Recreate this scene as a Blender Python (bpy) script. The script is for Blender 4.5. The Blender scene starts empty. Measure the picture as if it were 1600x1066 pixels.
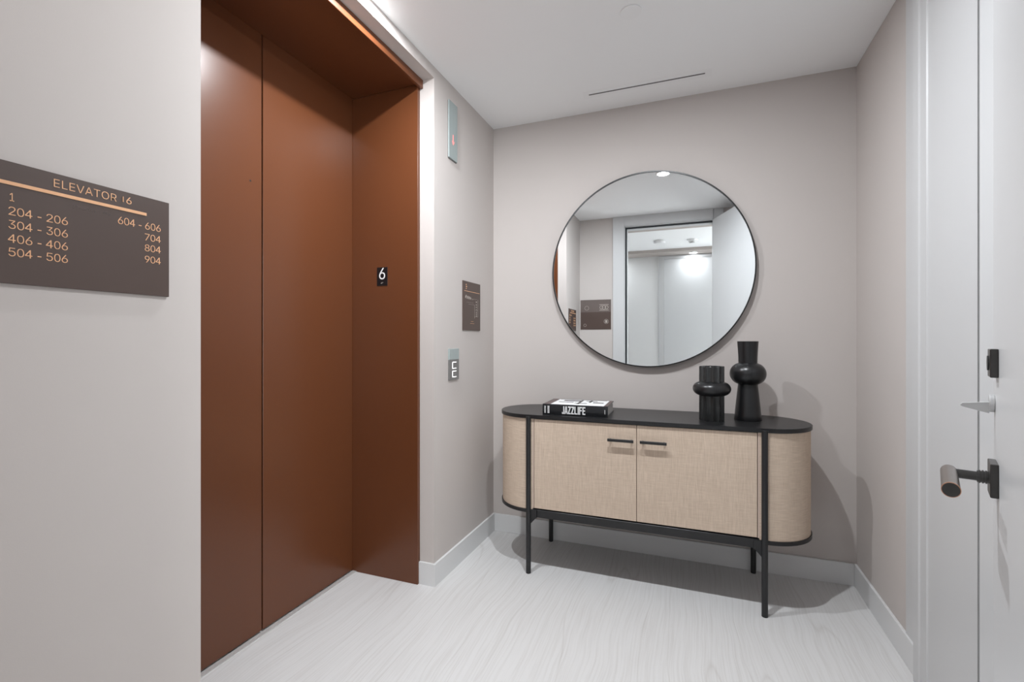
import bpy, bmesh, math, random
from mathutils import Matrix, Vector
random.seed(7)
PI = math.pi
C = bpy.context.scene.collection
sc = bpy.context.scene

# ------------------------------------------------------------------ camera, world, exposure
cam_d = bpy.data.cameras.new('camera')
cam = bpy.data.objects.new('camera', cam_d); C.objects.link(cam)
cam.location = (0, 0, 1.19)
cam.rotation_euler = (PI / 2, 0, math.radians(20.95))
cam_d.sensor_width = 36; cam_d.sensor_fit = 'HORIZONTAL'
cam_d.lens = 739 / 1600 * 36
cam_d.clip_start = 0.02
sc.camera = cam
w = bpy.data.worlds.new('world'); sc.world = w; w.use_nodes = True
w.node_tree.nodes['Background'].inputs[0].default_value = (0.8, 0.85, 0.9, 1)
w.node_tree.nodes['Background'].inputs[1].default_value = 0.3
sc.view_settings.view_transform = 'Standard'
sc.view_settings.look = 'None'
sc.view_settings.gamma = 1
sc.view_settings.exposure = 1.03
LOBBY_A = 12      # watts, centre downlight
LOBBY_B = 9.8      # the one by the elevator
HALL = 4
FILL_GLOW = 4.0  # strength of the added glowing pane in the hall
LAMP = (1.0, 1.045, 1.09)

# ------------------------------------------------------------------ materials
def pmat(name, col, rough=0.5, metal=0.0, spec=0.5, emit=None, es=0.0, var=0.0, vscale=3.0, bump=0.0, bscale=300, coat=0.0):
    m = bpy.data.materials.new(name); m.use_nodes = True
    nt = m.node_tree; b = nt.nodes['Principled BSDF']
    b.inputs['Base Color'].default_value = (*col, 1)
    b.inputs['Roughness'].default_value = rough
    b.inputs['Metallic'].default_value = metal
    b.inputs['Specular IOR Level'].default_value = spec
    b.inputs['Coat Weight'].default_value = coat
    if emit:
        b.inputs['Emission Color'].default_value = (*emit, 1)
        b.inputs['Emission Strength'].default_value = es
    tc = nt.nodes.new('ShaderNodeTexCoord')
    if var:
        n = nt.nodes.new('ShaderNodeTexNoise'); n.inputs['Scale'].default_value = vscale; n.inputs['Detail'].default_value = 4
        nt.links.new(tc.outputs['Object'], n.inputs['Vector'])
        r = nt.nodes.new('ShaderNodeMix'); r.data_type = 'RGBA'
        r.inputs[6].default_value = (*[c * (1 - var) for c in col], 1)
        r.inputs[7].default_value = (*[min(1, c * (1 + var)) for c in col], 1)
        nt.links.new(n.outputs['Fac'], r.inputs[0]); nt.links.new(r.outputs[2], b.inputs['Base Color'])
    if bump:
        n = nt.nodes.new('ShaderNodeTexNoise'); n.inputs['Scale'].default_value = bscale; n.inputs['Detail'].default_value = 3
        nt.links.new(tc.outputs['Object'], n.inputs['Vector'])
        bp = nt.nodes.new('ShaderNodeBump'); bp.inputs['Strength'].default_value = bump; bp.inputs['Distance'].default_value = 0.002
        nt.links.new(n.outputs['Fac'], bp.inputs['Height']); nt.links.new(bp.outputs[0], b.inputs['Normal'])
    return m

def floor_material():
    m = bpy.data.materials.new('vein_cut_tile'); m.use_nodes = True
    nt = m.node_tree; N = nt.nodes; L = nt.links; b = N['Principled BSDF']
    tc = N.new('ShaderNodeTexCoord')
    warp = N.new('ShaderNodeTexNoise'); warp.inputs['Scale'].default_value = 1.3; warp.inputs['Detail'].default_value = 2
    L.new(tc.outputs['Object'], warp.inputs['Vector'])
    ws = N.new('ShaderNodeVectorMath'); ws.operation = 'SCALE'; ws.inputs['Scale'].default_value = 0.14
    L.new(warp.outputs['Color'], ws.inputs[0])
    add = N.new('ShaderNodeVectorMath'); add.operation = 'ADD'
    L.new(tc.outputs['Object'], add.inputs[0]); L.new(ws.outputs[0], add.inputs[1])
    mp = N.new('ShaderNodeMapping'); mp.inputs['Scale'].default_value = (120, 2.2, 1); mp.inputs['Rotation'].default_value = (0, 0, math.radians(-4))
    L.new(add.outputs[0], mp.inputs[0])
    n1 = N.new('ShaderNodeTexNoise'); n1.inputs['Scale'].default_value = 1.0; n1.inputs['Detail'].default_value = 5; n1.inputs['Roughness'].default_value = 0.65
    L.new(mp.outputs[0], n1.inputs['Vector'])
    cr = N.new('ShaderNodeValToRGB')
    cr.color_ramp.elements[0].position = 0.33; cr.color_ramp.elements[0].color = (0.625, 0.612, 0.60, 1)
    cr.color_ramp.elements[1].position = 0.56; cr.color_ramp.elements[1].color = (0.695, 0.688, 0.682, 1)
    L.new(n1.outputs['Fac'], cr.inputs[0])
    # a few darker single veins
    mp2 = N.new('ShaderNodeMapping'); mp2.inputs['Scale'].default_value = (5.0, 0.35, 1); mp2.inputs['Rotation'].default_value = (0, 0, math.radians(-6))
    L.new(add.outputs[0], mp2.inputs[0])
    n2 = N.new('ShaderNodeTexNoise'); n2.inputs['Scale'].default_value = 1.0; n2.inputs['Detail'].default_value = 1
    L.new(mp2.outputs[0], n2.inputs['Vector'])
    ab = N.new('ShaderNodeMath'); ab.operation = 'SUBTRACT'; ab.inputs[1].default_value = 0.5; L.new(n2.outputs['Fac'], ab.inputs[0])
    ab2 = N.new('ShaderNodeMath'); ab2.operation = 'ABSOLUTE'; L.new(ab.outputs[0], ab2.inputs[0])
    cr2 = N.new('ShaderNodeValToRGB')
    cr2.color_ramp.elements[0].position = 0.0; cr2.color_ramp.elements[0].color = (0.90, 0.89, 0.88, 1)
    cr2.color_ramp.elements[1].position = 0.006; cr2.color_ramp.elements[1].color = (1, 1, 1, 1)
    L.new(ab2.outputs[0], cr2.inputs[0])
    mx = N.new('ShaderNodeMix'); mx.data_type = 'RGBA'; mx.blend_type = 'MULTIPLY'; mx.inputs[0].default_value = 1
    L.new(cr.outputs[0], mx.inputs[6]); L.new(cr2.outputs[0], mx.inputs[7])
    L.new(mx.outputs[2], b.inputs['Base Color'])
    b.inputs['Roughness'].default_value = 0.42; b.inputs['Specular IOR Level'].default_value = 0.35
    return m

def weave(name, fx, fz):
    m = bpy.data.materials.new(name); m.use_nodes = True
    nt = m.node_tree; N = nt.nodes; L = nt.links; b = N['Principled BSDF']
    tc = N.new('ShaderNodeTexCoord')
    outs = []
    for s in ((520, 520, 20), (22, 22, 520)):
        mp = N.new('ShaderNodeMapping'); mp.inputs['Scale'].default_value = s
        L.new(tc.outputs['Object'], mp.inputs[0])
        n = N.new('ShaderNodeTexNoise'); n.inputs['Scale'].default_value = 1; n.inputs['Detail'].default_value = 2
        L.new(mp.outputs[0], n.inputs['Vector']); outs.append(n.outputs['Fac'])
    a = N.new('ShaderNodeMath'); a.operation = 'MULTIPLY'; a.inputs[1].default_value = fx; L.new(outs[0], a.inputs[0])
    c = N.new('ShaderNodeMath'); c.operation = 'MULTIPLY_ADD'; c.inputs[1].default_value = fz; L.new(outs[1], c.inputs[0]); L.new(a.outputs[0], c.inputs[2])
    cr = N.new('ShaderNodeValToRGB')
    cr.color_ramp.elements[0].position = 0.34; cr.color_ramp.elements[0].color = (0.53, 0.415, 0.322, 1)
    cr.color_ramp.elements[1].position = 0.66; cr.color_ramp.elements[1].color = (0.68, 0.555, 0.445, 1)
    L.new(c.outputs[0], cr.inputs[0]); L.new(cr.outputs[0], b.inputs['Base Color'])
    bp = N.new('ShaderNodeBump'); bp.inputs['Strength'].default_value = 0.35; bp.inputs['Distance'].default_value = 0.0006
    L.new(c.outputs[0], bp.inputs['Height']); L.new(bp.outputs[0], b.inputs['Normal'])
    b.inputs['Roughness'].default_value = 0.9; b.inputs['Specular IOR Level'].default_value = 0.15
    return m

M_wall = pmat('wall_paint', (0.565, 0.520, 0.495), 0.85, spec=0.2, var=0.012, vscale=1.5, bump=0.05, bscale=500)
M_hallwall = pmat('hall_paint', (0.78, 0.775, 0.77), 0.8, spec=0.2, var=0.012, vscale=1.5)
M_ceil = pmat('ceiling_paint', (0.94, 0.94, 0.94), 0.9, spec=0.1, var=0.008, vscale=1.2)
M_trim = pmat('trim_paint', (0.585, 0.585, 0.588), 0.38, spec=0.4, var=0.006, vscale=2)
M_base = pmat('baseboard_paint', (0.70, 0.70, 0.70), 0.38, spec=0.4, var=0.006, vscale=2)
M_door = pmat('door_paint', (0.63, 0.635, 0.64), 0.28, spec=0.5, var=0.006, vscale=2)
M_floor = floor_material()
M_brown = pmat('russet_lacquer', (0.124, 0.040, 0.015), 0.30, spec=0.5, var=0.02, vscale=2)
M_seam = pmat('dark_gap', (0.02, 0.018, 0.017), 0.8)
M_sign = pmat('bronze_plate', (0.078, 0.051, 0.042), 0.42, spec=0.5, var=0.03, vscale=6)
M_gold = pmat('copper_lettering', (0.80, 0.45, 0.25), 0.45, spec=0.4, var=0.03, vscale=30)
M_braille = pmat('plate_braille', (0.17, 0.14, 0.13), 0.45)
M_black = pmat('black_stained_wood', (0.012, 0.012, 0.013), 0.33, spec=0.5, var=0.15, vscale=20, bump=0.06, bscale=120)
M_blackmetal = pmat('black_metal', (0.014, 0.014, 0.015), 0.4, spec=0.5, var=0.05, vscale=20)
M_frame = pmat('mirror_frame_black', (0.010, 0.010, 0.010), 0.35, var=0.05, vscale=20)
M_mirror = pmat('mirror_glass', (0.90, 0.93, 0.94), 0.0, metal=1.0)
M_fabv = weave('raffia_vertical', 0.62, 0.38)
M_fabh = weave('raffia_horizontal', 0.35, 0.65)
M_edge = pmat('raffia_edge', (0.62, 0.49, 0.41), 0.7, var=0.04, vscale=60)
M_vase = pmat('black_ceramic', (0.011, 0.011, 0.012), 0.30, spec=0.5, var=0.05, vscale=15)
M_vase2 = pmat('black_fluted_wood', (0.024, 0.025, 0.025), 0.32, spec=0.5, var=0.25, vscale=90, bump=0.3, bscale=250)
M_cover = pmat('book_cover_black', (0.013, 0.014, 0.016), 0.25, spec=0.5, var=0.05, vscale=40)
M_page = pmat('book_pages', (0.52, 0.50, 0.48), 0.8, var=0.15, vscale=200)
M_white = pmat('white_print', (0.80, 0.80, 0.80), 0.5, var=0.02, vscale=50)
M_maroon = pmat('cover_maroon', (0.07, 0.035, 0.035), 0.3, var=0.1, vscale=50)
M_teal = pmat('etched_glass', (0.34, 0.39, 0.385), 0.18, spec=0.6, var=0.02, vscale=10)
M_graysteel = pmat('gray_steel', (0.17, 0.165, 0.16), 0.35, spec=0.6, var=0.04, vscale=10)
M_lit = pmat('call_light', (0.9, 0.9, 0.9), 0.5, emit=(1, 1, 1), es=0.7, var=0.01)
M_red = pmat('red_arrow_lamp', (0.5, 0.1, 0.1), 0.5, emit=(1.0, 0.36, 0.34), es=0.45, var=0.01)
M_bronze = pmat('dark_bronze', (0.055, 0.052, 0.05), 0.32, metal=0.6, spec=0.6, var=0.2, vscale=40)
M_gripm = pmat('brushed_bronze', (0.27, 0.235, 0.215), 0.30, metal=0.85, var=0.1, vscale=60)
M_copper = pmat('copper_edge', (0.60, 0.32, 0.20), 0.3, metal=0.8, var=0.05, vscale=60)
M_chrome = pmat('satin_silver', (0.55, 0.55, 0.55), 0.5, metal=0.5, var=0.03, vscale=40)
M_plastic = pmat('white_plastic', (0.92, 0.92, 0.92), 0.5, spec=0.3, var=0.01, vscale=10)
M_greyslot = pmat('slot_gray', (0.10, 0.10, 0.10), 0.6, var=0.03)
M_gasket = pmat('black_gasket', (0.015, 0.018, 0.022), 0.5, var=0.05)
M_alu = pmat('sill_metal', (0.62, 0.61, 0.60), 0.35, metal=0.3, var=0.03, vscale=20)
M_beige = pmat('beige_soffit', (0.50, 0.45, 0.42), 0.85, spec=0.2, var=0.01)
M_black6 = pmat('marker_black', (0.006, 0.006, 0.008), 0.3, var=0.05)
M_brass = pmat('diagram_pale', (0.42, 0.37, 0.33), 0.5, var=0.05, vscale=40)
M_signtop = pmat('bronze_band', (0.135, 0.105, 0.095), 0.42, var=0.05, vscale=10)
def lens(name, s):
    return pmat(name, (0.9, 0.9, 0.9), 0.5, emit=(1.0, 1.0, 1.0), es=s, var=0.001)

M_fill_pane = pmat('daylit_pane', (0.8, 0.8, 0.8), 0.3, emit=(0.94, 0.98, 1.0), es=FILL_GLOW, var=0.001)  # glow of the added hall pane, fill light only
# ------------------------------------------------------------------ helpers
def box(bm, x0, x1, y0, y1, z0, z1, bev=0.0, seg=2):
    x0, x1 = min(x0, x1), max(x0, x1); y0, y1 = min(y0, y1), max(y0, y1); z0, z1 = min(z0, z1), max(z0, z1)
    v = [bm.verts.new(p) for p in ((x0,y0,z0),(x1,y0,z0),(x1,y1,z0),(x0,y1,z0),(x0,y0,z1),(x1,y0,z1),(x1,y1,z1),(x0,y1,z1))]
    f = [bm.faces.new([v[i] for i in q]) for q in ((0,3,2,1),(4,5,6,7),(0,1,5,4),(1,2,6,5),(2,3,7,6),(3,0,4,7))]
    if bev:
        es = list({e for q in f for e in q.edges})
        bmesh.ops.bevel(bm, geom=es, offset=bev, segments=seg, affect='EDGES', profile=0.5)
    return v

def prism(bm, pts, axis, a0, a1):
    """extrude a 2D polygon. axis 'x': pts=(y,z); 'y': pts=(x,z); 'z': pts=(x,y)"""
    def P(p, a):
        return {'x': (a, p[0], p[1]), 'y': (p[0], a, p[1]), 'z': (p[0], p[1], a)}[axis]
    b = [bm.verts.new(P(p, a0)) for p in pts]; t = [bm.verts.new(P(p, a1)) for p in pts]
    n = len(pts)
    fs = [bm.faces.new(b[::-1]), bm.faces.new(t)]
    for i in range(n):
        fs.append(bm.faces.new((b[i], b[(i+1) % n], t[(i+1) % n], t[i])))
    bmesh.ops.recalc_face_normals(bm, faces=fs)

def cyl(bm, p0, p1, r0, r1=None, seg=32, bev=0.0):
    r1 = r0 if r1 is None else r1
    p0, p1 = Vector(p0), Vector(p1); d = p1 - p0
    q = Vector((0, 0, 1)).rotation_difference(d.normalized()).to_matrix().to_4x4()
    prof = [(0, 0), (r0 - bev, 0), (r0, bev), (r1, d.length - bev), (r1 - bev, d.length), (0, d.length)] if bev else [(0, 0), (r0, 0), (r1, d.length), (0, d.length)]
    lathe(bm, prof, seg, Matrix.Translation(p0) @ q)

def lathe(bm, prof, seg=64, mat=None, rf=None):
    mat = mat or Matrix.Identity(4)
    rings = []
    for (r, z) in prof:
        if r < 1e-7:
            rings.append([bm.verts.new(mat @ Vector((0, 0, z)))])
        else:
            ring = []
            for k in range(seg):
                a = 2 * PI * k / seg
                rr = r * (rf(a, z) if rf else 1)
                ring.append(bm.verts.new(mat @ Vector((rr * math.cos(a), rr * math.sin(a), z))))
            rings.append(ring)
    fs = []
    for A, B in zip(rings, rings[1:]):
        for k in range(seg):
            k2 = (k + 1) % seg
            if len(A) == 1 and len(B) == 1: continue
            if len(A) == 1: fs.append(bm.faces.new((A[0], B[k2], B[k])))
            elif len(B) == 1: fs.append(bm.faces.new((A[k], A[k2], B[0])))
            else: fs.append(bm.faces.new((A[k], A[k2], B[k2], B[k])))
    bmesh.ops.recalc_face_normals(bm, faces=fs)

def BM(): return bmesh.new()

def root_loc(p):
    v = Vector((0, 0, 0))
    while p is not None:
        v += p.location; p = p.parent
    return v

def obj(name, bm, mat, parent=None, local=False, smooth=None, label=None):
    if parent is not None and not local:
        bmesh.ops.translate(bm, verts=bm.verts, vec=-root_loc(parent))
    me = bpy.data.meshes.new(name); bm.to_mesh(me); bm.free()
    me.materials.append(mat)
    if smooth:
        me.polygons.foreach_set('use_smooth', [True] * len(me.polygons))
        try: me.set_sharp_from_angle(angle=math.radians(smooth))
        except Exception: pass
    o = bpy.data.objects.new(name, me); C.objects.link(o)
    if parent is not None: o.parent = parent
    if label: o['label'] = label
    return o

def thing(name, label, cat, loc, rotz=0, group=None, kind=None):
    o = bpy.data.objects.new(name, None); C.objects.link(o)
    o.empty_display_size = 0.1
    o.location = loc; o.rotation_euler = (0, 0, rotz)
    if label: o['label'] = label
    if cat: o['category'] = cat
    if group: o['group'] = group
    if kind: o['kind'] = kind
    return o

def tag(o, label, cat, group=None):
    o['label'] = label; o['category'] = cat
    if group: o['group'] = group
    return o

def struct(name, bm, mat, parent=None):
    o = obj(name, bm, mat, parent)
    if parent is None: o['kind'] = 'structure'
    return o

import os
FONT = None
try:     # Blender's own bundled sans-serif
    FONT = bpy.data.fonts.load(os.path.join(bpy.utils.system_resource('DATAFILES'), 'fonts', 'Inter.woff2'))
except Exception: FONT = None
def text_bm(bm, body, M, x0, x1, z0, z1, depth=0.0005, off=0.0, bounds=None):
    """text fitted into x0..x1, baseline z0 .. cap z1 in the plane M (local X right, Y up, Z out)"""
    cu = bpy.data.curves.new('t', 'FONT'); cu.body = body
    if FONT: cu.font = FONT
    cu.size = 1; cu.extrude = 0.5; cu.offset = off; cu.resolution_u = 4
    o = bpy.data.objects.new('t', cu); C.objects.link(o)
    dg = bpy.context.evaluated_depsgraph_get(); dg.update()
    me = bpy.data.meshes.new_from_object(o.evaluated_get(dg))
    xs = [v.co.x for v in me.vertices]; ys = [v.co.y for v in me.vertices]
    a, b, c, d = min(xs), max(xs), min(ys), max(ys)
    for v in me.vertices:
        v.co = M @ Vector((x0 + (v.co.x - a) / (b - a) * (x1 - x0), z0 + (v.co.y - c) / (d - c) * (z1 - z0), (v.co.z + 0.5) * depth))
    bm.from_mesh(me)
    bpy.data.objects.remove(o); bpy.data.meshes.remove(me); bpy.data.curves.remove(cu)

def number_row(bm, body, M, x0, x1, z0, z1, depth=0.0005):
    """digits and dashes set in even cells, each fitted to its own box"""
    wd = {' ': 0.278, '-': 0.333}
    total = sum(wd.get(c, 0.556) for c in body) - 0.07
    k = (x1 - x0) / total; h = (z1 - z0); x = x0 - 0.035 * k
    for c in body:
        cw_ = wd.get(c, 0.556) * k
        if c == '-':
            prism_m(bm, [(x + 0.032 * k, z0 + h * 0.30), (x + 0.302 * k, z0 + h * 0.30), (x + 0.302 * k, z0 + h * 0.415), (x + 0.032 * k, z0 + h * 0.415)], M, depth)
        elif c == '4':
            P4 = lambda q: [(x + a * k, z0 + b_ / 0.716 * h) for a, b_ in q]
            for q in ([(0.323, 0), (0.405, 0), (0.405, 0.716), (0.323, 0.716)], [(0.013, 0.176), (0.323, 0.176), (0.323, 0.250), (0.013, 0.250)],
                      [(0.405, 0.176), (0.508, 0.176), (0.508, 0.250), (0.405, 0.250)], [(0.013, 0.250), (0.098, 0.250), (0.323, 0.580), (0.323, 0.700)]):
                prism_m(bm, P4(q), M, depth)
        elif c != ' ':
            text_bm(bm, c, M, x + 0.045 * k, x + 0.508 * k, z0, z1, depth, -0.006)
        x += cw_

def prism_m(bm, pts, M, depth):
    b_ = [bm.verts.new(M @ Vector((p[0], p[1], 0))) for p in pts]; t = [bm.verts.new(M @ Vector((p[0], p[1], depth))) for p in pts]
    n = len(pts); fs = [bm.faces.new(b_[::-1]), bm.faces.new(t)]
    for i in range(n): fs.append(bm.faces.new((b_[i], b_[(i+1) % n], t[(i+1) % n], t[i])))
    bmesh.ops.recalc_face_normals(bm, faces=fs)

def wallplane(x):     # on a wall facing +x: local X -> +y, Y -> +z, Z -> +x
    return Matrix(((0, 0, 1, x), (1, 0, 0, 0), (0, 1, 0, 0), (0, 0, 0, 1)))
def frontplane(y):    # on a face looking at -y
    return Matrix(((1, 0, 0, 0), (0, 0, -1, y), (0, 1, 0, 0), (0, 0, 0, 1)))

# ------------------------------------------------------------------ setting
XL, XR, YB, H = -1.176, 0.742, 2.745, 2.525
YD, YD2 = 0.25, 0.10            # doorway wall faces
OX0, OX1, OH = -0.685, 0.185, 2.415
AY0, AY1, AZ = 0.845, 2.012, 2.470   # elevator alcove
HX0, HX1, HY = -2.2, 1.8, -2.04

b = BM(); box(b, -2.4, 2.0, HY - 0.2, YB + 0.2, -0.12, 0); struct('floor', b, M_floor)
b = BM(); box(b, -2.0, XR + 0.15, YD2, YB + 0.15, H, H + 0.1); struct('ceiling', b, M_ceil)
b = BM(); prism(b, [(-1.72, YD2), (XL, YD2), (XL, AY0), (-1.262, AY0), (-1.262, 0.868), (-1.72, 0.868)], 'z', 0, H); struct('wall_left', b, M_wall)
b = BM(); box(b, -1.72, XL, AY1, YB + 0.15, 0, H); struct('wall_left_rear', b, M_wall)
b = BM(); box(b, -1.72, XL, 0.868, AY1, AZ, H); box(b, -1.262, XL, AY0, 0.868, AZ, H); struct('wall_left_header', b, M_wall)
b = BM(); box(b, -1.86, -1.72, YD2, YB + 0.15, 0, H); struct('wall_left_shaft', b, M_wall)
b = BM(); box(b, XL, XR, YB, YB + 0.15, 0, H); struct('wall_back', b, M_wall)
b = BM(); box(b, XR, XR + 0.15, 1.667, YB + 0.15, 0, H); box(b, XR + 0.03, XR + 0.15, YD2, 1.667, 0, H); struct('wall_right', b, M_wall)
b = BM(); box(b, XL, OX0 - 0.02, YD2, YD, 0, H); box(b, OX1 + 0.02, XR + 0.03, YD2, YD, 0, H); box(b, OX0 - 0.02, OX1 + 0.02, YD2, YD, OH + 0.02, H)
struct('wall_front', b, M_wall)

# baseboards
BH, BT = 0.108, 0.012
def bb(name, x0, x1, y0, y1, parts=None):
    b = BM(); box(b, x0, x1, y0, y1, 0, BH, 0.0015, 1)
    struct(name, b, M_base)
bb('baseboard_back', XL + BT, XR - BT, YB - BT, YB)
b = BM(); prism(b, [(XL, YB - 0.0), (XL + BT, YB), (XL + BT, AY1 - BT), (-1.2545, AY1 - BT), (-1.2545, AY1), (XL, AY1)], 'z', 0, BH)
struct('baseboard_left', b, M_base)
bb('baseboard_right', XR - BT, XR, 2.056, YB)
bb('baseboard_left_near', XL, XL + BT, YD, AY0)
bb('baseboard_front', XL + BT, OX0 - 0.125, YD, YD + BT)

# right wall: casing, plain jamb panel and closed door
b = BM()
prism(b, [(XR, 2.056), (XR - 0.016, 2.056), (XR - 0.022, 2.050), (XR - 0.022, 2.012), (XR - 0.018, 2.004), (XR - 0.018, 1.962), (XR - 0.014, 1.958), (XR - 0.014, 1.667), (XR, 1.667)], 'z', 0, H)
struct('trim_1', b, M_trim)
b = BM(); box(b, XR - 0.005, XR, 2.057, 2.160, BH + 0.0005, H); struct('trim_2', b, M_trim)
d2 = thing('door_2', None, None, (XR + 0.005, 1.66, 0), kind='structure')
b = BM(); box(b, XR - 0.014, XR + 0.026, 0.45, 1.658, 0.006, 2.45, 0.001, 1); obj('door_leaf', b, M_door, d2)
b = BM(); box(b, XR - 0.014, XR + 0.026, 0.30, 0.44, 0, H); box(b, XR - 0.014, XR + 0.026, 0.44, 1.666, 2.455, H); obj('door_frame', b, M_trim, d2)
b = BM(); box(b, XR + 0.0265, XR + 0.0295, 0.44, 1.666, 0, 2.455); obj('gap_shadow_strip', b, M_seam, d2)  # dark strip painting the shade in the gap around the leaf
d2.children[-1].name = 'door_seal'

# doorway casing (lobby side), jamb, gasket
b = BM()
cw = 0.125
box(b, OX0 - cw, OX0 - 0.006, YD, YD + 0.018, 0, H, 0.002, 1)
box(b, OX1 + 0.006, OX1 + 0.10, YD, YD + 0.010, 0, H, 0.002, 1)
box(b, OX0 - 0.006, OX1 + 0.006, YD, YD + 0.018, OH + 0.006, H, 0.002, 1)
struct('trim_3', b, M_trim)
b = BM()
box(b, OX0 - 0.02, OX0, YD2 - 0.01, YD + 0.004, 0, OH); box(b, OX1, OX1 + 0.02, YD2 - 0.01, YD + 0.004, 0, OH); box(b, OX0 - 0.02, OX1 + 0.02, YD2 - 0.01, YD + 0.004, OH, OH + 0.02)
box(b, OX0, OX0 + 0.014, YD2 - 0.01, YD - 0.05, 0, OH); box(b, OX0, OX1, YD2 - 0.01, YD - 0.05, OH - 0.014, OH)
struct('trim_4', b, M_trim)
b = BM()
box(b, OX0, OX0 + 0.017, YD - 0.05, YD - 0.040, 0, OH - 0.0005); box(b, OX0 + 0.017, OX1 - 0.0, YD - 0.05, YD - 0.040, OH - 0.017, OH - 0.0005)
struct('trim_5', b, M_gasket)

# hall behind the doorway (seen in the mirror)
b = BM(); box(b, HX0, XL, YD2, YD2 + 0.001, 0, H)
box(b, XR + 0.03, HX1, YD2, YD2 + 0.10, 0, 2.6); box(b, HX0 - 0.15, -2.0, YD2, YD2 + 0.1, 0, 2.6)
struct('wall_hall_front', b, M_hallwall)
b = BM(); box(b, HX0 - 0.15, HX0, HY - 0.15, YD2, 0, 2.6); struct('wall_hall_left', b, M_hallwall)
b = BM(); box(b, HX1, HX1 + 0.15, HY - 0.15, YD2, 0, 2.6); struct('wall_hall_right', b, M_hallwall)
b = BM(); box(b, HX0, HX1, HY - 0.15, HY, 0, 2.6); struct('wall_hall_back', b, M_hallwall)
b = BM(); box(b, HX0, HX1, -1.71, -0.30, 2.512, 2.6); struct('ceiling_hall', b, M_ceil)
b = BM(); box(b, HX0, HX1, -0.30, YD2, 2.470, 2.6); box(b, HX0, HX1, HY, -1.71, 2.470, 2.6); struct('ceiling_hall_soffit', b, M_beige)
d3 = thing('door_3', None, None, (0.1, HY, 0), kind='structure')
b = BM(); box(b, -0.405, 0.60, HY, HY + 0.012, 0.005, 2.415, 0.001, 1); obj('door_leaf', b, M_door, d3)
b = BM(); box(b, -0.485, -0.407, HY, HY + 0.022, 0, 2.466, 0.002, 1); box(b, 0.602, 0.68, HY, HY + 0.022, 0, 2.466, 0.002, 1); box(b, -0.407, 0.602, HY, HY + 0.022, 2.418, 2.466, 0.002, 1)
obj('door_frame', b, M_trim, d3)

# unseen glowing pane in a frame, added to brighten the hall and lobby
for wn, (wx0, wx1) in ((1, (0.75, 1.75)),):
    wd = thing('window_%d' % wn, None, None, ((wx0 + wx1) / 2, HY, 0), kind='structure')
    b = BM()
    box(b, wx0, wx0 + 0.05, HY, HY + 0.04, 0.25, 2.40); box(b, wx1 - 0.05, wx1, HY, HY + 0.04, 0.25, 2.40)
    box(b, wx0 + 0.05, wx1 - 0.05, HY, HY + 0.04, 0.25, 0.30); box(b, wx0 + 0.05, wx1 - 0.05, HY, HY + 0.04, 2.35, 2.40)
    box(b, (wx0 + wx1) / 2 - 0.02, (wx0 + wx1) / 2 + 0.02, HY, HY + 0.04, 0.30, 2.35)
    obj('window_frame', b, M_trim, wd)
    b = BM(); box(b, wx0 + 0.05, wx1 - 0.05, HY + 0.002, HY + 0.012, 0.30, 2.35); obj('window_pane', b, M_fill_pane, wd)

# ------------------------------------------------------------------ elevator entrance
el = thing('elevator_entrance', 'russet brown elevator entrance with two closed sliding door panels, deep jamb and lintel', 'elevator', (-1.645, 1.441, 0))
JY0, JY1, EX, DX = 0.892, 1.990, -1.255, -1.645
b = BM(); box(b, DX - 0.03, DX, 1.4445, JY1 - 0.001, 0.008, 2.46, 0.0015, 1); obj('door_panel', b, M_brown, el)
b = BM(); box(b, DX - 0.03, DX, JY0 - 0.01, 1.4385, 0.008, 2.46, 0.0015, 1); obj('door_panel', b, M_brown, el)
b = BM(); cyl(b, (DX, 1.385, 1.828), (DX + 0.0006, 1.385, 1.828), 0.004, seg=16); obj('key_hole', b, M_seam, el)
b = BM(); box(b, DX - 0.045, EX, JY1, AY1 - 0.0005, 0.0, 2.44, 0.001, 1); obj('jamb', b, M_brown, el)
b = BM(); box(b, DX - 0.05, EX, 0.870, JY0, 0.0, 2.44, 0.001, 1); obj('jamb', b, M_brown, el)
b = BM(); box(b, DX + 0.002, EX, JY0, JY1, 2.4405, 2.46)
box(b, EX + 0.0002, -1.237, 0.868, AY1 - 0.001, 2.428, 2.4695, 0.0015, 1); obj('lintel', b, M_brown, el)
b = BM(); box(b, DX + 0.001, DX + 0.024, JY0, JY1, 0, 0.004); obj('sill', b, M_alu, el)
b = BM(); box(b, DX - 0.045, DX - 0.032, JY0 - 0.015, JY1 + 0.0, 0, 2.46); obj('door_backing', b, M_seam, el)  # near-black sheet paints the shade inside the seam between the panels

# floor-number marker on the jamb
fm = thing('floor_marker', 'small black plate with a white 6 on the russet elevator jamb', 'sign', (-1.4605, JY1, 1.514))
b = BM(); box(b, -1.492, -1.429, JY1 - 0.0025, JY1, 1.468, 1.561, 0.0008, 1); obj('plate', b, M_black6, fm)
b = BM(); text_bm(b, '6', frontplane(JY1 - 0.0024), -1.478, -1.442, 1.500, 1.557, 0.0006, 0.0); obj('numeral', b, M_white, fm)
b = BM()
for dx, dz in ((0, 0), (0.005, 0.004), (0.010, 0.004), (0.005, 0)):
    cyl(b, (-1.466 + dx, JY1 - 0.0024, 1.480 + dz), (-1.466 + dx, JY1 - 0.0036, 1.480 + dz), 0.0016, seg=10)
obj('braille', b, M_brass, fm)

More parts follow.
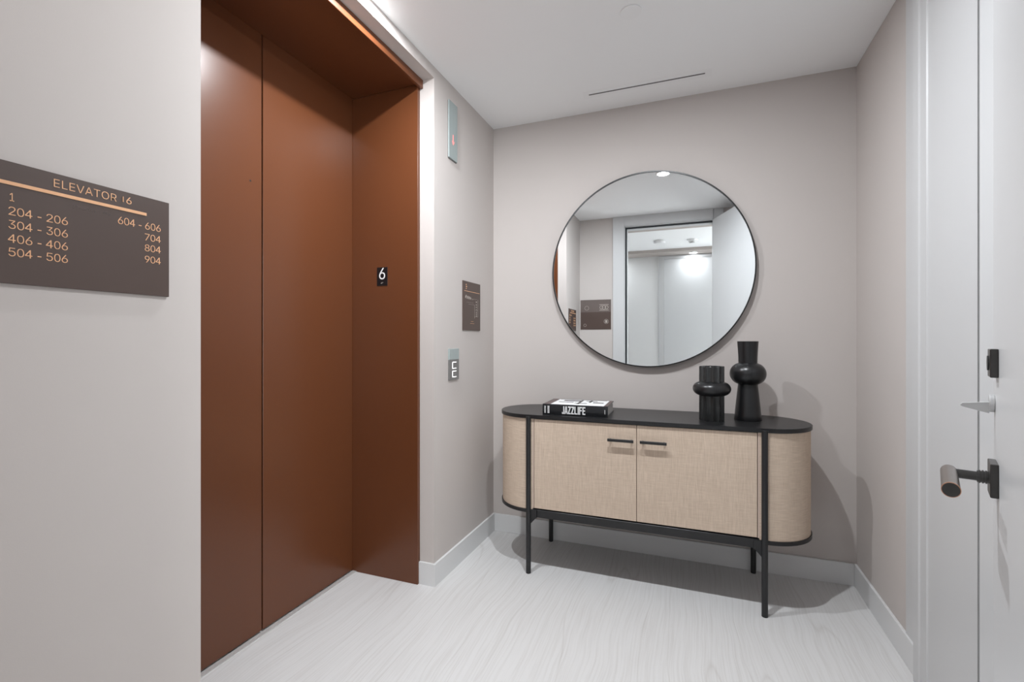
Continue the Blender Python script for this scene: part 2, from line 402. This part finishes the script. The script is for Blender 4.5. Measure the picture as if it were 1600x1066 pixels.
# ------------------------------------------------------------------ elevator directory sign
def floors_sign():
    s = thing('directory_sign', 'large bronze directory plate headed ELEVATOR with copper floor numbers, left of the elevator', 'sign', (XL, 0.609, 1.408))
    b = BM(); box(b, XL, XL + 0.006, 0.455, 0.763, 1.2955, 1.5195, 0.0006, 1); obj('plate', b, M_sign, s)
    P = wallplane(XL + 0.0059)
    b = BM(); box(b, XL + 0.0058, XL + 0.0072, 0.466 - 0.001, 0.7125, 1.4765, 1.483); obj('rule', b, M_gold, s)
    b = BM()
    text_bm(b, 'ELEVATOR', P, 0.5445, 0.6525, 1.4925, 1.5085, off=-0.006)
    text_bm(b, '6', P, 0.6715, 0.682, 1.494, 1.509, off=0.0)
    box(b, XL + 0.0058, XL + 0.007, 0.6643, 0.6657, 1.4955, 1.5075)
    obj('title_lettering', b, M_gold, s)
    b = BM()
    text_bm(b, '1', P, 0.4805, 0.4865, 1.447, 1.462, off=0.0)
    for t, z in (('204 - 206', 1.4215), ('304 - 306', 1.3965), ('406 - 406', 1.371), ('504 - 506', 1.346)):
        number_row(b, t, P, 0.4785, 0.567, z, z + 0.0155)
    obj('floor_numbers', b, M_gold, s); b = BM()
    number_row(b, '604 - 606', P, 0.655, 0.744, 1.446, 1.462)
    for t, z in (('704', 1.4205), ('804', 1.396), ('904', 1.370)):
        number_row(b, t, P, 0.709, 0.744, z, z + 0.0155)
    obj('floor_numbers', b, M_gold, s)
    b = BM(); rr = random.Random(3)
    for k in range(14):
        for i in range(2):
            for j in range(3):
                if rr.random() < 0.5:
                    cyl(b, (XL + 0.006, 0.576 + k * 0.0051 + i * 0.002, 1.460 + j * 0.0022), (XL + 0.0068, 0.576 + k * 0.0051 + i * 0.002, 1.460 + j * 0.0022), 0.0008, 0.0004, seg=8)
    obj('braille', b, M_braille, s)
floors_sign()

# ------------------------------------------------------------------ small plates beyond the elevator
ln = thing('hall_lantern', 'tall pale glass elevator lantern with a red lit arrow, high beside the elevator', 'indicator', (XL, 2.19, 2.28))
b = BM(); box(b, XL, XL + 0.004, 2.149, 2.238, 2.131, 2.427); obj('back_plate', b, M_graysteel, ln)
b = BM(); box(b, XL + 0.004, XL + 0.010, 2.145, 2.237, 2.134, 2.430, 0.001, 1); obj('glass_face', b, M_teal, ln)
b = BM()
prism(b, [(2.185, 2.262), (2.193, 2.262), (2.193, 2.224), (2.202, 2.232), (2.202, 2.224), (2.189, 2.208), (2.178, 2.222), (2.178, 2.230), (2.185, 2.224)], 'x', XL + 0.0101, XL + 0.0109)
obj('arrow', b, M_red, ln)

ev = thing('evacuation_sign', 'small bronze wall plate with a pale evacuation diagram, near the back corner', 'sign', (XL, 2.42, 1.385))
b = BM(); box(b, XL, XL + 0.006, 2.312, 2.534, 1.2495, 1.5215, 0.0006, 1); obj('plate', b, M_sign, ev)
b = BM(); box(b, XL + 0.006, XL + 0.0068, 2.326, 2.522, 1.4655, 1.468)
obj('rule', b, M_gold, ev); b = BM()
for k in range(3):
    box(b, XL + 0.006, XL + 0.0068, 2.345, 2.352 + 0.006 * (k % 2), 1.478 + k * 0.011, 1.483 + k * 0.011)
obj('heading', b, M_gold, ev); b = BM()
box(b, XL + 0.006, XL + 0.0068, 2.410, 2.44, 1.300, 1.3015); box(b, XL + 0.006, XL + 0.0068, 2.400, 2.45, 1.288, 1.2895)
obj('caption', b, M_gold, ev)
b = BM()
X0, X1 = XL + 0.006, XL + 0.0068
for (y, z, s) in ((2.345, 1.436, .010), (2.366, 1.434, .009), (2.384, 1.432, .009), (2.402, 1.430, .008)):
    prism(b, [(y - s, z - s * .4), (y - s * .2, z - s), (y + s * .9, z + s * .1), (y + s * .2, z + s)], 'x', X0, X1)
for (y0, y1, z0, z1) in ((2.345, 2.44, 1.4245, 1.4255), (2.41, 2.485, 1.4285, 1.4295), (2.35, 2.44, 1.4055, 1.4063), (2.38, 2.455, 1.3955, 1.3963), (2.455, 2.456, 1.32, 1.396), (2.500, 2.501, 1.33, 1.43), (2.455, 2.50, 1.329, 1.330), (2.455, 2.50, 1.366, 1.367)):
    box(b, X0, X1, y0, y1, z0, z1)
for z in (1.415, 1.399, 1.385, 1.37, 1.356, 1.345, 1.334):
    box(b, X0, X1, 2.474, 2.484, z - .004, z + .003)
obj('diagram', b, M_brass, ev)

cs = thing('call_station', 'elevator call panel with pale glass above gray steel and two lit button outlines', 'call panel', (XL, 2.204, 1.07))
b = BM(); box(b, XL, XL + 0.009, 2.152, 2.257, 0.987, 1.093, 0.001, 1); obj('steel_plate', b, M_graysteel, cs)
b = BM(); box(b, XL, XL + 0.009, 2.152, 2.257, 1.0935, 1.150, 0.001, 1); obj('glass_face', b, M_teal, cs)
for z0, z1 in ((1.0455, 1.081), (1.001, 1.0345)):
    b = BM(); x0, x1 = XL + 0.009, XL + 0.0098
    box(b, x0, x1, 2.182, 2.187, z0, z1); box(b, x0, x1, 2.188, 2.226, z1 - 0.0035, z1); box(b, x0, x1, 2.188, 2.226, z0, z0 + 0.0035)
    obj('call_button', b, M_lit, cs)

# sign on the doorway wall (in the mirror)
ws = thing('stairwell_sign', 'wide brown wall plate with pale pictograms beside the doorway, seen in the round mirror', 'sign', (-1.0, YD, 1.48))
sx0, sx1, sz0, sz1 = XL + 0.010, OX0 - cw - 0.022, 1.318, 1.642
b = BM(); box(b, sx0, sx1, YD, YD + 0.006, sz0, sz1, 0.0006, 1); obj('plate', b, M_sign, ws)
b = BM(); box(b, sx0 + .001, sx1 - .001, YD + 0.006, YD + 0.0066, sz1 - 0.135, sz1 - .001); obj('upper_band', b, M_signtop, ws)
b = BM()
y0, y1 = YD + 0.0062, YD + 0.0074
def ring(bm, cx, cz, r, t=0.004, n=20):
    for k in range(n):
        a, c = 2 * PI * k / n, 2 * PI * (k + 1) / n
        prism(bm, [(cx + r * math.cos(a), cz + r * math.sin(a)), (cx + r * math.cos(c), cz + r * math.sin(c)), (cx + (r - t) * math.cos(c), cz + (r - t) * math.sin(c)), (cx + (r - t) * math.cos(a), cz + (r - t) * math.sin(a))], 'y', y0, y1)
cx = sx1 - 0.075
for k in range(3):
    ring(b, cx - 0.028 + k * 0.028, sz1 - 0.085, 0.020 + 0.003 * (k % 2), 0.005)
for z in (-0.055, -0.115):
    box(b, cx - 0.05, cx + 0.05, y0, y1, sz1 + z - 0.003, sz1 + z + 0.003)
obj('pictogram', b, M_brass, ws); b = BM()
ring(b, sx0 + 0.07, sz1 - 0.09, 0.024, 0.003)
obj('pictogram', b, M_brass, ws); b = BM()
ring(b, sx1 - 0.05, sz0 + 0.085, 0.026, 0.003); box(b, sx1 - 0.062, sx1 - 0.038, y0, y1, sz0 + 0.070, sz0 + 0.10)
obj('pictogram', b, M_brass, ws); b = BM()
ring(b, sx0 + 0.05, sz0 + 0.045, 0.016, 0.003)
obj('pictogram', b, M_brass, ws)

# ------------------------------------------------------------------ open entry door leaf with hardware
dl = thing('door_1', None, None, (OX1 - 0.002, YD + 0.012, 0), kind='structure')
dvec = Vector((0.462 - dl.location.x, 1.00 - dl.location.y, 0))
dl.rotation_euler = (0, 0, math.atan2(dvec.y, dvec.x))
LX = dvec.length; LW = LX + 0.071
b = BM(); box(b, 0.0, LW, -0.045, 0, 0.006, OH - 0.003, 0.0015, 1); obj('door_leaf', b, M_door, dl, True)
def lever():
    z = 0.966
    b = BM(); box(b, LX - 0.026, LX + 0.026, 0.0, 0.010, z - 0.027, z + 0.027, 0.001, 1)
    r = obj('lever_handle', b, M_bronze, dl, True, label='dark bronze lever handle')
    b = BM(); cyl(b, (LX, 0.010, z), (LX, 0.024, z), 0.0095, seg=24); cyl(b, (LX, 0.024, z), (LX, 0.058, z), 0.0075, seg=24)
    for k in range(3): cyl(b, (LX, 0.012 + k * 0.004, z), (LX, 0.014 + k * 0.004, z), 0.0108, seg=24)
    obj('neck', b, M_bronze, r, True, 40)
    b = BM(); cyl(b, (LX + 0.010, 0.058, z), (LX - 0.128, 0.058, z), 0.0112, seg=40, bev=0.0012); obj('grip', b, M_gripm, r, True, 40)
    b = BM(); cyl(b, (LX - 0.1265, 0.058, z), (LX - 0.1285, 0.058, z), 0.0114, seg=40); obj('grip_rim', b, M_copper, r, True, 40)
    b = BM(); cyl(b, (LX - 0.1284, 0.058, z), (LX - 0.1291, 0.058, z), 0.0104, seg=40); obj('grip_cap', b, M_bronze, r, True, 40)
lever()
z = 1.154
b = BM(); box(b, LX - 0.022, LX + 0.022, 0, 0.010, z - 0.023, z + 0.023, 0.001, 1); dbp = obj('deadbolt_plate', b, M_bronze, dl, True, label='dark bronze deadbolt plate')
b = BM(); cyl(b, (LX, 0.010, z), (LX, 0.012, z), 0.012, seg=24); obj('key_cylinder', b, M_blackmetal, dbp, True, 40)
z = 1.080
b = BM(); cyl(b, (LX + 0.045, 0.0, z + 0.004), (LX + 0.045, 0.007, z + 0.004), 0.015, seg=28, bev=0.001); tt = obj('thumb_turn', b, M_chrome, dl, True, 40, label='satin silver thumb turn')
b = BM(); prism(b, [(0.007, z - 0.013), (0.007, z + 0.006), (0.040, z + 0.002), (0.043, z - 0.002), (0.040, z - 0.004)], 'x', LX + 0.040, LX + 0.050); obj('blade', b, M_chrome, tt, True)

# ------------------------------------------------------------------ round mirror
mi = thing('round_mirror', 'large round wall mirror with a thin black frame above the console', 'mirror', (-0.238, YB, 1.587))
R = 0.5425
mm = Matrix.Translation(Vector((-0.238, YB, 1.587))) @ Matrix.Rotation(PI / 2, 4, 'X')   # local z -> -y
b = BM(); lathe(b, [(R - 0.006, 0.006), (R, 0.006), (R, 0.035), (R - 0.0065, 0.035), (R - 0.0065, 0.031), (R - 0.0065, 0.006)], 160, mm); obj('frame', b, M_frame, mi, smooth=40)
b = BM(); lathe(b, [(0, 0.026), (R - 0.0066, 0.026), (R - 0.0066, 0.0305), (0, 0.0305)], 160, mm); obj('mirror_glass', b, M_mirror, mi)
b = BM(); lathe(b, [(0, 0.0), (R - 0.02, 0.0), (R - 0.02, 0.024), (0, 0.024)], 96, mm); obj('backing', b, M_frame, mi)

# ------------------------------------------------------------------ console
CX, CL, CY0, CY1 = -0.25, 1.51, 2.295, 2.712
def stadium(L, y0, y1, n=40):
    r = (y1 - y0) / 2; ex = L / 2 - r; cy = (y0 + y1) / 2
    pts = []
    for k in range(n + 1):
        a = -PI / 2 + PI * k / n; pts.append((CX + ex + r * math.cos(a), cy + r * math.sin(a)))
    for k in range(n + 1):
        a = PI / 2 + PI * k / n; pts.append((CX - ex + r * math.cos(a), cy + r * math.sin(a)))
    return pts
TZ = 0.812
co = thing('console_cabinet', 'beige fabric-faced console cabinet with rounded ends, black top and slim black legs', 'console', (CX, 2.505, 0))
b = BM(); prism(b, stadium(CL, CY0, CY1), 'z', TZ - 0.019, TZ)
bmesh.ops.bevel(b, geom=[e for e in b.edges if abs(e.verts[0].co.z - e.verts[1].co.z) < 1e-6], offset=0.0015, segments=2, affect='EDGES')
obj('top', b, M_black, co, smooth=35)
BZ0, BZ1 = 0.326, TZ - 0.0195
def end_panel(sgn):
    pts = stadium(CL - 0.012, CY0 + 0.010, CY1 - 0.006)
    xe = 0.533 
    sel = [p for p in pts if (p[0] - CX) * sgn >= xe - 1e-6]
    cyc = (CY0 + CY1) / 2; r = (CY1 - CY0 - 0.016) / 2
    ex = (CL - 0.012) / 2 - r; cyy = CY0 + 0.010 + r
    arc = []
    for k in range(41):
        a = -PI / 2 + PI * k / 40; arc.append((CX + sgn * (ex + r * math.cos(a)), cyy + r * math.sin(a)))
    arc = [(CX + sgn * 0.5195, cyy - r)] + arc + [(CX + sgn * 0.5195, cyy + r)]
    if sgn < 0: arc = arc[::-1]
    b = BM(); prism(b, arc, 'z', BZ0, BZ1); obj('end_panel', b, M_fabh, co, smooth=35)
    # dark bottom band
    def band(o):
        r2 = r + o; a_ = [(CX + sgn * 0.5195, cyy - r2)] + [(CX + sgn * (ex + r2 * math.cos(-PI / 2 + PI * k / 40)), cyy + r2 * math.sin(-PI / 2 + PI * k / 40)) for k in range(41)] + [(CX + sgn * 0.5195, cyy + r2)]
        return a_ if sgn > 0 else a_[::-1]
    b = BM(); prism(b, band(0.005), 'z', BZ0 - 0.017, BZ0); obj('bottom_band', b, M_black, co, smooth=35)
    # pale vertical edge beside the door
    b = BM(); box(b, CX + sgn * 0.5135, CX + sgn * 0.5195, cyy - r, cyy - r + 0.30, BZ0 + 0.006, BZ1, 0.0008, 1); obj('side_edge', b, M_edge, co)
end_panel(-1); end_panel(1)
b = BM(); box(b, CX - 0.513, CX + 0.513, CY0 + 0.028, CY1 - 0.008, BZ0, BZ1); obj('carcass', b, M_black, co)
for sgn in (-1, 1):
    b = BM(); x0, x1 = sorted((CX + sgn * 0.0012, CX + sgn * 0.511)); box(b, x0, x1, CY0 + 0.009, CY0 + 0.027, 0.334, 0.790, 0.001, 1)
    d = obj('door', b, M_fabv, co)
    xa, xb = (-0.384, -0.262) if sgn < 0 else (-0.233, -0.113)
    b = BM(); box(b, xa, xb, CY0 - 0.019, CY0 - 0.010, 0.7095, 0.7225, 0.001, 1)
    for xx in (xa + 0.012, xb - 0.012): box(b, xx - 0.004, xx + 0.004, CY0 - 0.011, CY0 + 0.0092, 0.7125, 0.7195)
    obj('handle', b, M_blackmetal, d)
# rails
b = BM(); box(b, CX - 0.526, CX + 0.526, CY0 + 0.012, CY0 + 0.030, 0.286, 0.3255, 0.001, 1); obj('rail', b, M_black, co)
b = BM(); box(b, CX - 0.526, CX + 0.526, CY1 - 0.030, CY1 - 0.012, 0.286, 0.3255, 0.001, 1); obj('rail', b, M_black, co)
b = BM(); box(b, CX - 0.513, CX + 0.513, CY0 + 0.0305, CY1 - 0.0305, 0.309, 0.3255); obj('bottom_panel', b, M_black, co)
for sx in (-1, 1):
    for y, yy in ((CY0 + 0.002, 1), (CY1 - 0.002, -1)):
        x = CX + sx * 0.539
        b = BM(); cyl(b, (x, y, 0), (x, y, TZ - 0.008), 0.0128, seg=32, bev=0.001); lg = obj('leg', b, M_blackmetal, co, smooth=40)
        b = BM(); prism(b, [(x - sx * 0.012, 0.286), (x - sx * 0.040, 0.286), (x - sx * 0.012, 0.254)], 'y', y + yy * 0.002, y + yy * 0.010); box(b, x - sx * 0.042, x - sx * 0.010, y + min(0, yy * .02), y + max(0, yy * .02), 0.286, 0.3245)
        obj('bracket', b, M_blackmetal, lg)

# ------------------------------------------------------------------ vases
def smooth_arc(cr, cz, rx, rz, a0, a1, n=20):
    return [(cr + rx * math.cos(math.radians(a0 + (a1 - a0) * k / n)), cz + rz * math.sin(math.radians(a0 + (a1 - a0) * k / n))) for k in range(n + 1)]
VS = 1.0
tv = [(0, 0), (0.0595, 0), (0.0605, 0.002)]
tv += [(0.0605 - (0.0605 - 0.0435) * t / 8, 0.002 + 0.166 * t / 8) for t in range(1, 9)]
tv += smooth_arc(0.030, 0.221, 0.050, 0.052, -72, 72, 28)
tv += [(0.0415, 0.2725), (0.0420, 0.300), (0.0440, 0.340), (0.0466, 0.376), (0.0450, 0.377), (0.0425, 0.34), (0.039, 0.29), (0, 0.285)]
b = BM(); lathe(b, tv, 96, Matrix.Translation((0.246, 2.530, TZ)))
tag(obj('tall_vase', b, M_vase, smooth=38), 'taller black ceramic vase with rounded bulge and flared base on the console', 'vase')
bpy.data.objects['tall_vase'].location = (0, 0, 0)

def flute(a, zz):
    n = 12; t = ((a * n / (2 * PI)) % 1.0)
    return 1 - 0.14 * math.sin(PI * t) ** 0.8
sv = thing('fluted_vase', 'shorter black fluted vase with a thick ring around its middle on the console', 'vase', (0.083, 2.450, TZ))
mt = Matrix.Translation((0.083, 2.450, TZ)) @ Matrix.Rotation(math.radians(5), 4, 'Z')
b = BM(); lathe(b, [(0, 0), (0.0545, 0), (0.056, 0.003), (0.056, 0.2555), (0.0545, 0.258), (0.047, 0.258), (0.047, 0.20), (0, 0.20)], 192, mt, lambda a, zz: flute(a, zz)); obj('body', b, M_vase2, sv, smooth=24)
b = BM(); lathe(b, [(0.045, 0.118)] + smooth_arc(0.046, 0.151, 0.039, 0.0335, -90, 90, 28) + [(0.045, 0.1845), (0.045, 0.118)], 96, mt); obj('ring', b, M_vase, sv, smooth=60)

# ------------------------------------------------------------------ book
bk = thing('book', 'thick black coffee table book with white spine lettering lying on the console', 'book', (-0.726, 2.3405, TZ), math.radians(1.6))
BLn, BD, BT2 = 0.333, 0.232, 0.0535
b = BM(); box(b, 0, BLn, 0.0, BD, 0, 0.0035, 0.0008, 1); box(b, 0, BLn, 0, BD, BT2 - 0.0035, BT2, 0.0008, 1)
sp = []
for k in range(9):
    t = k / 8; sp.append((-0.004 * math.sin(PI * t) + 0.0, BT2 * t))
pts = sp + [(0.004, BT2), (0.004, 0)]
prism(b, pts, 'x', 0, BLn)
obj('cover', b, M_cover, bk, True)
b = BM(); box(b, 0.006, BLn - 0.005, 0.0045, BD - 0.005, 0.0036, BT2 - 0.0036)
obj('page_block', b, M_page, bk, True)
# spine lettering
def glyph(bm, ch, x, z, wd, h, y0, y1):
    s = wd * 0.36; t = h * 0.16
    def r(a, c, d, e): prism(bm, [(x + a, z + c), (x + d, z + c), (x + d, z + e), (x + a, z + e)], 'y', y0, y1)
    def q(*p): prism(bm, [(x + a, z + c) for a, c in p], 'y', y0, y1)
    if ch == 'J': r(wd - s, 0, wd, h); r(wd * .18, 0, wd - s, t); r(wd * .18, t, wd * .18 + s * .6, h * .26)
    elif ch == 'A':
        q((-wd*.05, 0), (s * .9, 0), (wd * .5, h * .82), (wd * .5, h), (wd * .28, h)); q((wd * 1.05 - s * .9 , 0), (wd * 1.05, 0), (wd * .72, h), (wd * .5, h), (wd * .5, h * .82)); r(s * .7, h * .2, wd - s * .7, h * .34)
    elif ch == 'Z': r(0, 0, wd, t); r(0, h - t, wd, h); q((0, t), (s * 1.1, t), (wd, h - t), (wd - s * 1.1, h - t))
    elif ch == 'L': r(0, 0, s, h); r(s, 0, wd, t)
    elif ch == 'I': r(0, 0, s, h)
    elif ch == 'F': r(0, 0, s, h); r(s, h - t, wd, h); r(s, h * .45, wd * .92, h * .45 + t)
    elif ch == 'E': r(0, 0, s, h); r(s, h - t, wd, h); r(s, h * .43, wd * .92, h * .43 + t); r(s, 0, wd, t)
b = BM()
x = 0.100
for ch in 'JAZZLIFE':
    wd = 0.0145; glyph(b, ch, x, 0.0070, wd, 0.0390, -0.0046, -0.0015)
    x += (0.0072 if ch == 'I' else wd + 0.0022)
obj('spine_title', b, M_white, bk, True); b = BM()
for row, x0, hh in ((0, 0.010, 0.003), (0, 0.0145, 0.0025), (1, 0.027, 0.005), (1, 0.033, 0.0035)):
    rr = random.Random(int(x0 * 1e4)); zz = 0.008
    while zz < 0.044:
        l = rr.uniform(0.002, 0.0045); box(b, x0, x0 + hh, -0.0043, -0.002, zz, min(zz + l, 0.045)); zz += l + 0.0012
obj('spine_subtitle', b, M_white, bk, True); b = BM()
zz = 0.016
while zz < 0.036:
    box(b, 0.3175, 0.3205, -0.0043, -0.002, zz, zz + 0.0026); zz += 0.0035
obj('spine_mark', b, M_white, bk, True)
b = BM(); box(b, 0.040, 0.312, 0.004, 0.222, BT2, BT2 + 0.0004); ca = obj('cover_picture', b, M_white, bk, True, label='white printed area of the front cover')
b = BM()
for (x0, x1, y0, y1) in ((0.075, 0.165, 0.150, 0.190), (0.060, 0.140, 0.095, 0.115), (0.165, 0.178, 0.05, 0.205), (0.195, 0.255, 0.165, 0.182), (0.150, 0.215, 0.070, 0.085), (0.24, 0.295, 0.105, 0.135), (0.215, 0.228, 0.12, 0.20), (0.045, 0.30, 0.212, 0.221)):
    box(b, x0, x1, y0, y1, BT2 + 0.0004, BT2 + 0.0007)
obj('cover_print', b, M_cover, bk, True)
b = BM(); box(b, 0.006, 0.039, 0.004, 0.226, BT2, BT2 + 0.0004); obj('cover_border', b, M_maroon, bk, True); b = BM(); box(b, 0.313, 0.329, 0.004, 0.226, BT2, BT2 + 0.0004); obj('cover_border', b, M_maroon, bk, True)

# ------------------------------------------------------------------ ceiling fixtures
vt = thing('ceiling_vent', 'long narrow linear slot vent in the white ceiling above the mirror', 'vent', (-0.235, 2.545, H))
b = BM()
vx0, vx1, vy = -0.528, 0.056, 2.545
box(b, vx0 - 0.03, vx1 + 0.03, vy - 0.035, vy - 0.0055, H - 0.0008, H); box(b, vx0 - 0.03, vx1 + 0.03, vy + 0.0055, vy + 0.035, H - 0.0008, H)
box(b, vx0 - 0.03, vx0, vy - 0.0055, vy + 0.0055, H - 0.0008, H); box(b, vx1, vx1 + 0.03, vy - 0.0055, vy + 0.0055, H - 0.0008, H)
obj('frame', b, M_plastic, vt)
b = BM(); box(b, vx0, vx1, vy - 0.0055, vy + 0.0055, H - 0.0006, H); sl = obj('slot', b, M_greyslot, vt)
b = BM(); box(b, vx0, vx1, vy - 0.001, vy + 0.001, H - 0.0009, H - 0.0006); obj('blade', b, M_graysteel, vt)

b = BM(); cyl(b, (-0.235, 1.962, H - 0.005), (-0.235, 1.962, H), 0.043, seg=48, bev=0.0015)
tag(obj('sprinkler_cover', b, M_plastic, smooth=40), 'small flat white round sprinkler cover on the ceiling in front of the vent', 'sprinkler cover')

M_lens = lens('lamp_lens', 12)
def downlight(x, y, z, s, label, rad=0.045, soft=0.022):
    t = thing('downlight', label, 'ceiling light', (x, y, z))
    mtx = Matrix.Translation((x, y, z)) @ Matrix.Rotation(PI, 4, 'X')
    b = BM(); lathe(b, [(rad, 0.0), (rad + 0.012, 0.0), (rad + 0.012, 0.003), (rad + 0.002, 0.006), (rad, 0.006), (rad, 0.0)], 64, mtx); obj('trim_ring', b, M_plastic, t, smooth=40)
    b = BM(); lathe(b, [(0, 0.0005), (rad, 0.0005), (rad, 0.0055), (0, 0.0065)], 48, mtx); obj('lens', b, M_lens, t)
    ld = bpy.data.lights.new('bulb', 'AREA'); ld.shape = 'DISK'; ld.size = 2 * soft; ld.energy = s; ld.color = [c / 1.1 for c in LAMP]
    lo = bpy.data.objects.new('bulb', ld); C.objects.link(lo); lo.parent = t; lo.location = (0, 0, -0.0075)
downlight(-0.223, 1.485, H, LOBBY_A, 'lit round recessed downlight mirrored at the top of the round mirror')
downlight(-1.030, 1.485, H, LOBBY_B, 'round recessed downlight in the ceiling close to the elevator')
downlight(0.003, -1.90, 2.470, HALL * 0.35, 'lit round recessed downlight over the hall door, seen in the mirror', 0.05)
downlight(1.2, -1.90, 2.470, HALL, 'round recessed downlight in the hall soffit, outside the mirror on the right', 0.05)  # added lamp, unseen, for more ambient light
downlight(-1.3, -1.90, 2.470, HALL, 'round recessed downlight in the hall soffit, outside the mirror on the left', 0.05)  # second added lamp, also unseen, lifts the hall's ambient light

mtx = Matrix.Translation((-0.413, -1.085, 2.512)) @ Matrix.Rotation(PI, 4, 'X')
sp_ = thing('smoke_detector', 'plain round white smoke detector on the hall ceiling, left one in the mirror', 'smoke detector', (-0.413, -1.085, 2.512))
b = BM(); lathe(b, [(0, 0), (0.066, 0), (0.070, 0.004), (0.070, 0.012), (0, 0.012)], 48, mtx); obj('base', b, M_plastic, sp_, smooth=40)
b = BM(); lathe(b, [(0, 0.012), (0.073, 0.012), (0.074, 0.026), (0.066, 0.040), (0, 0.042)], 48, mtx); obj('cap', b, M_plastic, sp_, smooth=40)
mtx = Matrix.Translation((-0.010, -1.15, 2.512)) @ Matrix.Rotation(PI, 4, 'X')
sp_ = thing('heat_detector', 'stepped white ceiling detector with a dark vent ring, right one in the mirror', 'detector', (-0.010, -1.15, 2.512))
b = BM(); lathe(b, [(0, 0), (0.066, 0), (0.066, 0.010), (0, 0.012)], 48, mtx); obj('base', b, M_plastic, sp_, smooth=40)
b = BM(); lathe(b, [(0, 0.012), (0.046, 0.012), (0.046, 0.036), (0, 0.037)], 48, mtx); obj('body', b, M_plastic, sp_, smooth=40)
b = BM(); lathe(b, [(0, 0.037), (0.028, 0.037), (0.028, 0.044), (0, 0.044)], 48, mtx); obj('vent_ring', b, M_greyslot, sp_, smooth=40)
b = BM(); lathe(b, [(0, 0.044), (0.036, 0.044), (0.030, 0.052), (0, 0.054)], 48, mtx); obj('cap', b, M_plastic, sp_, smooth=40)
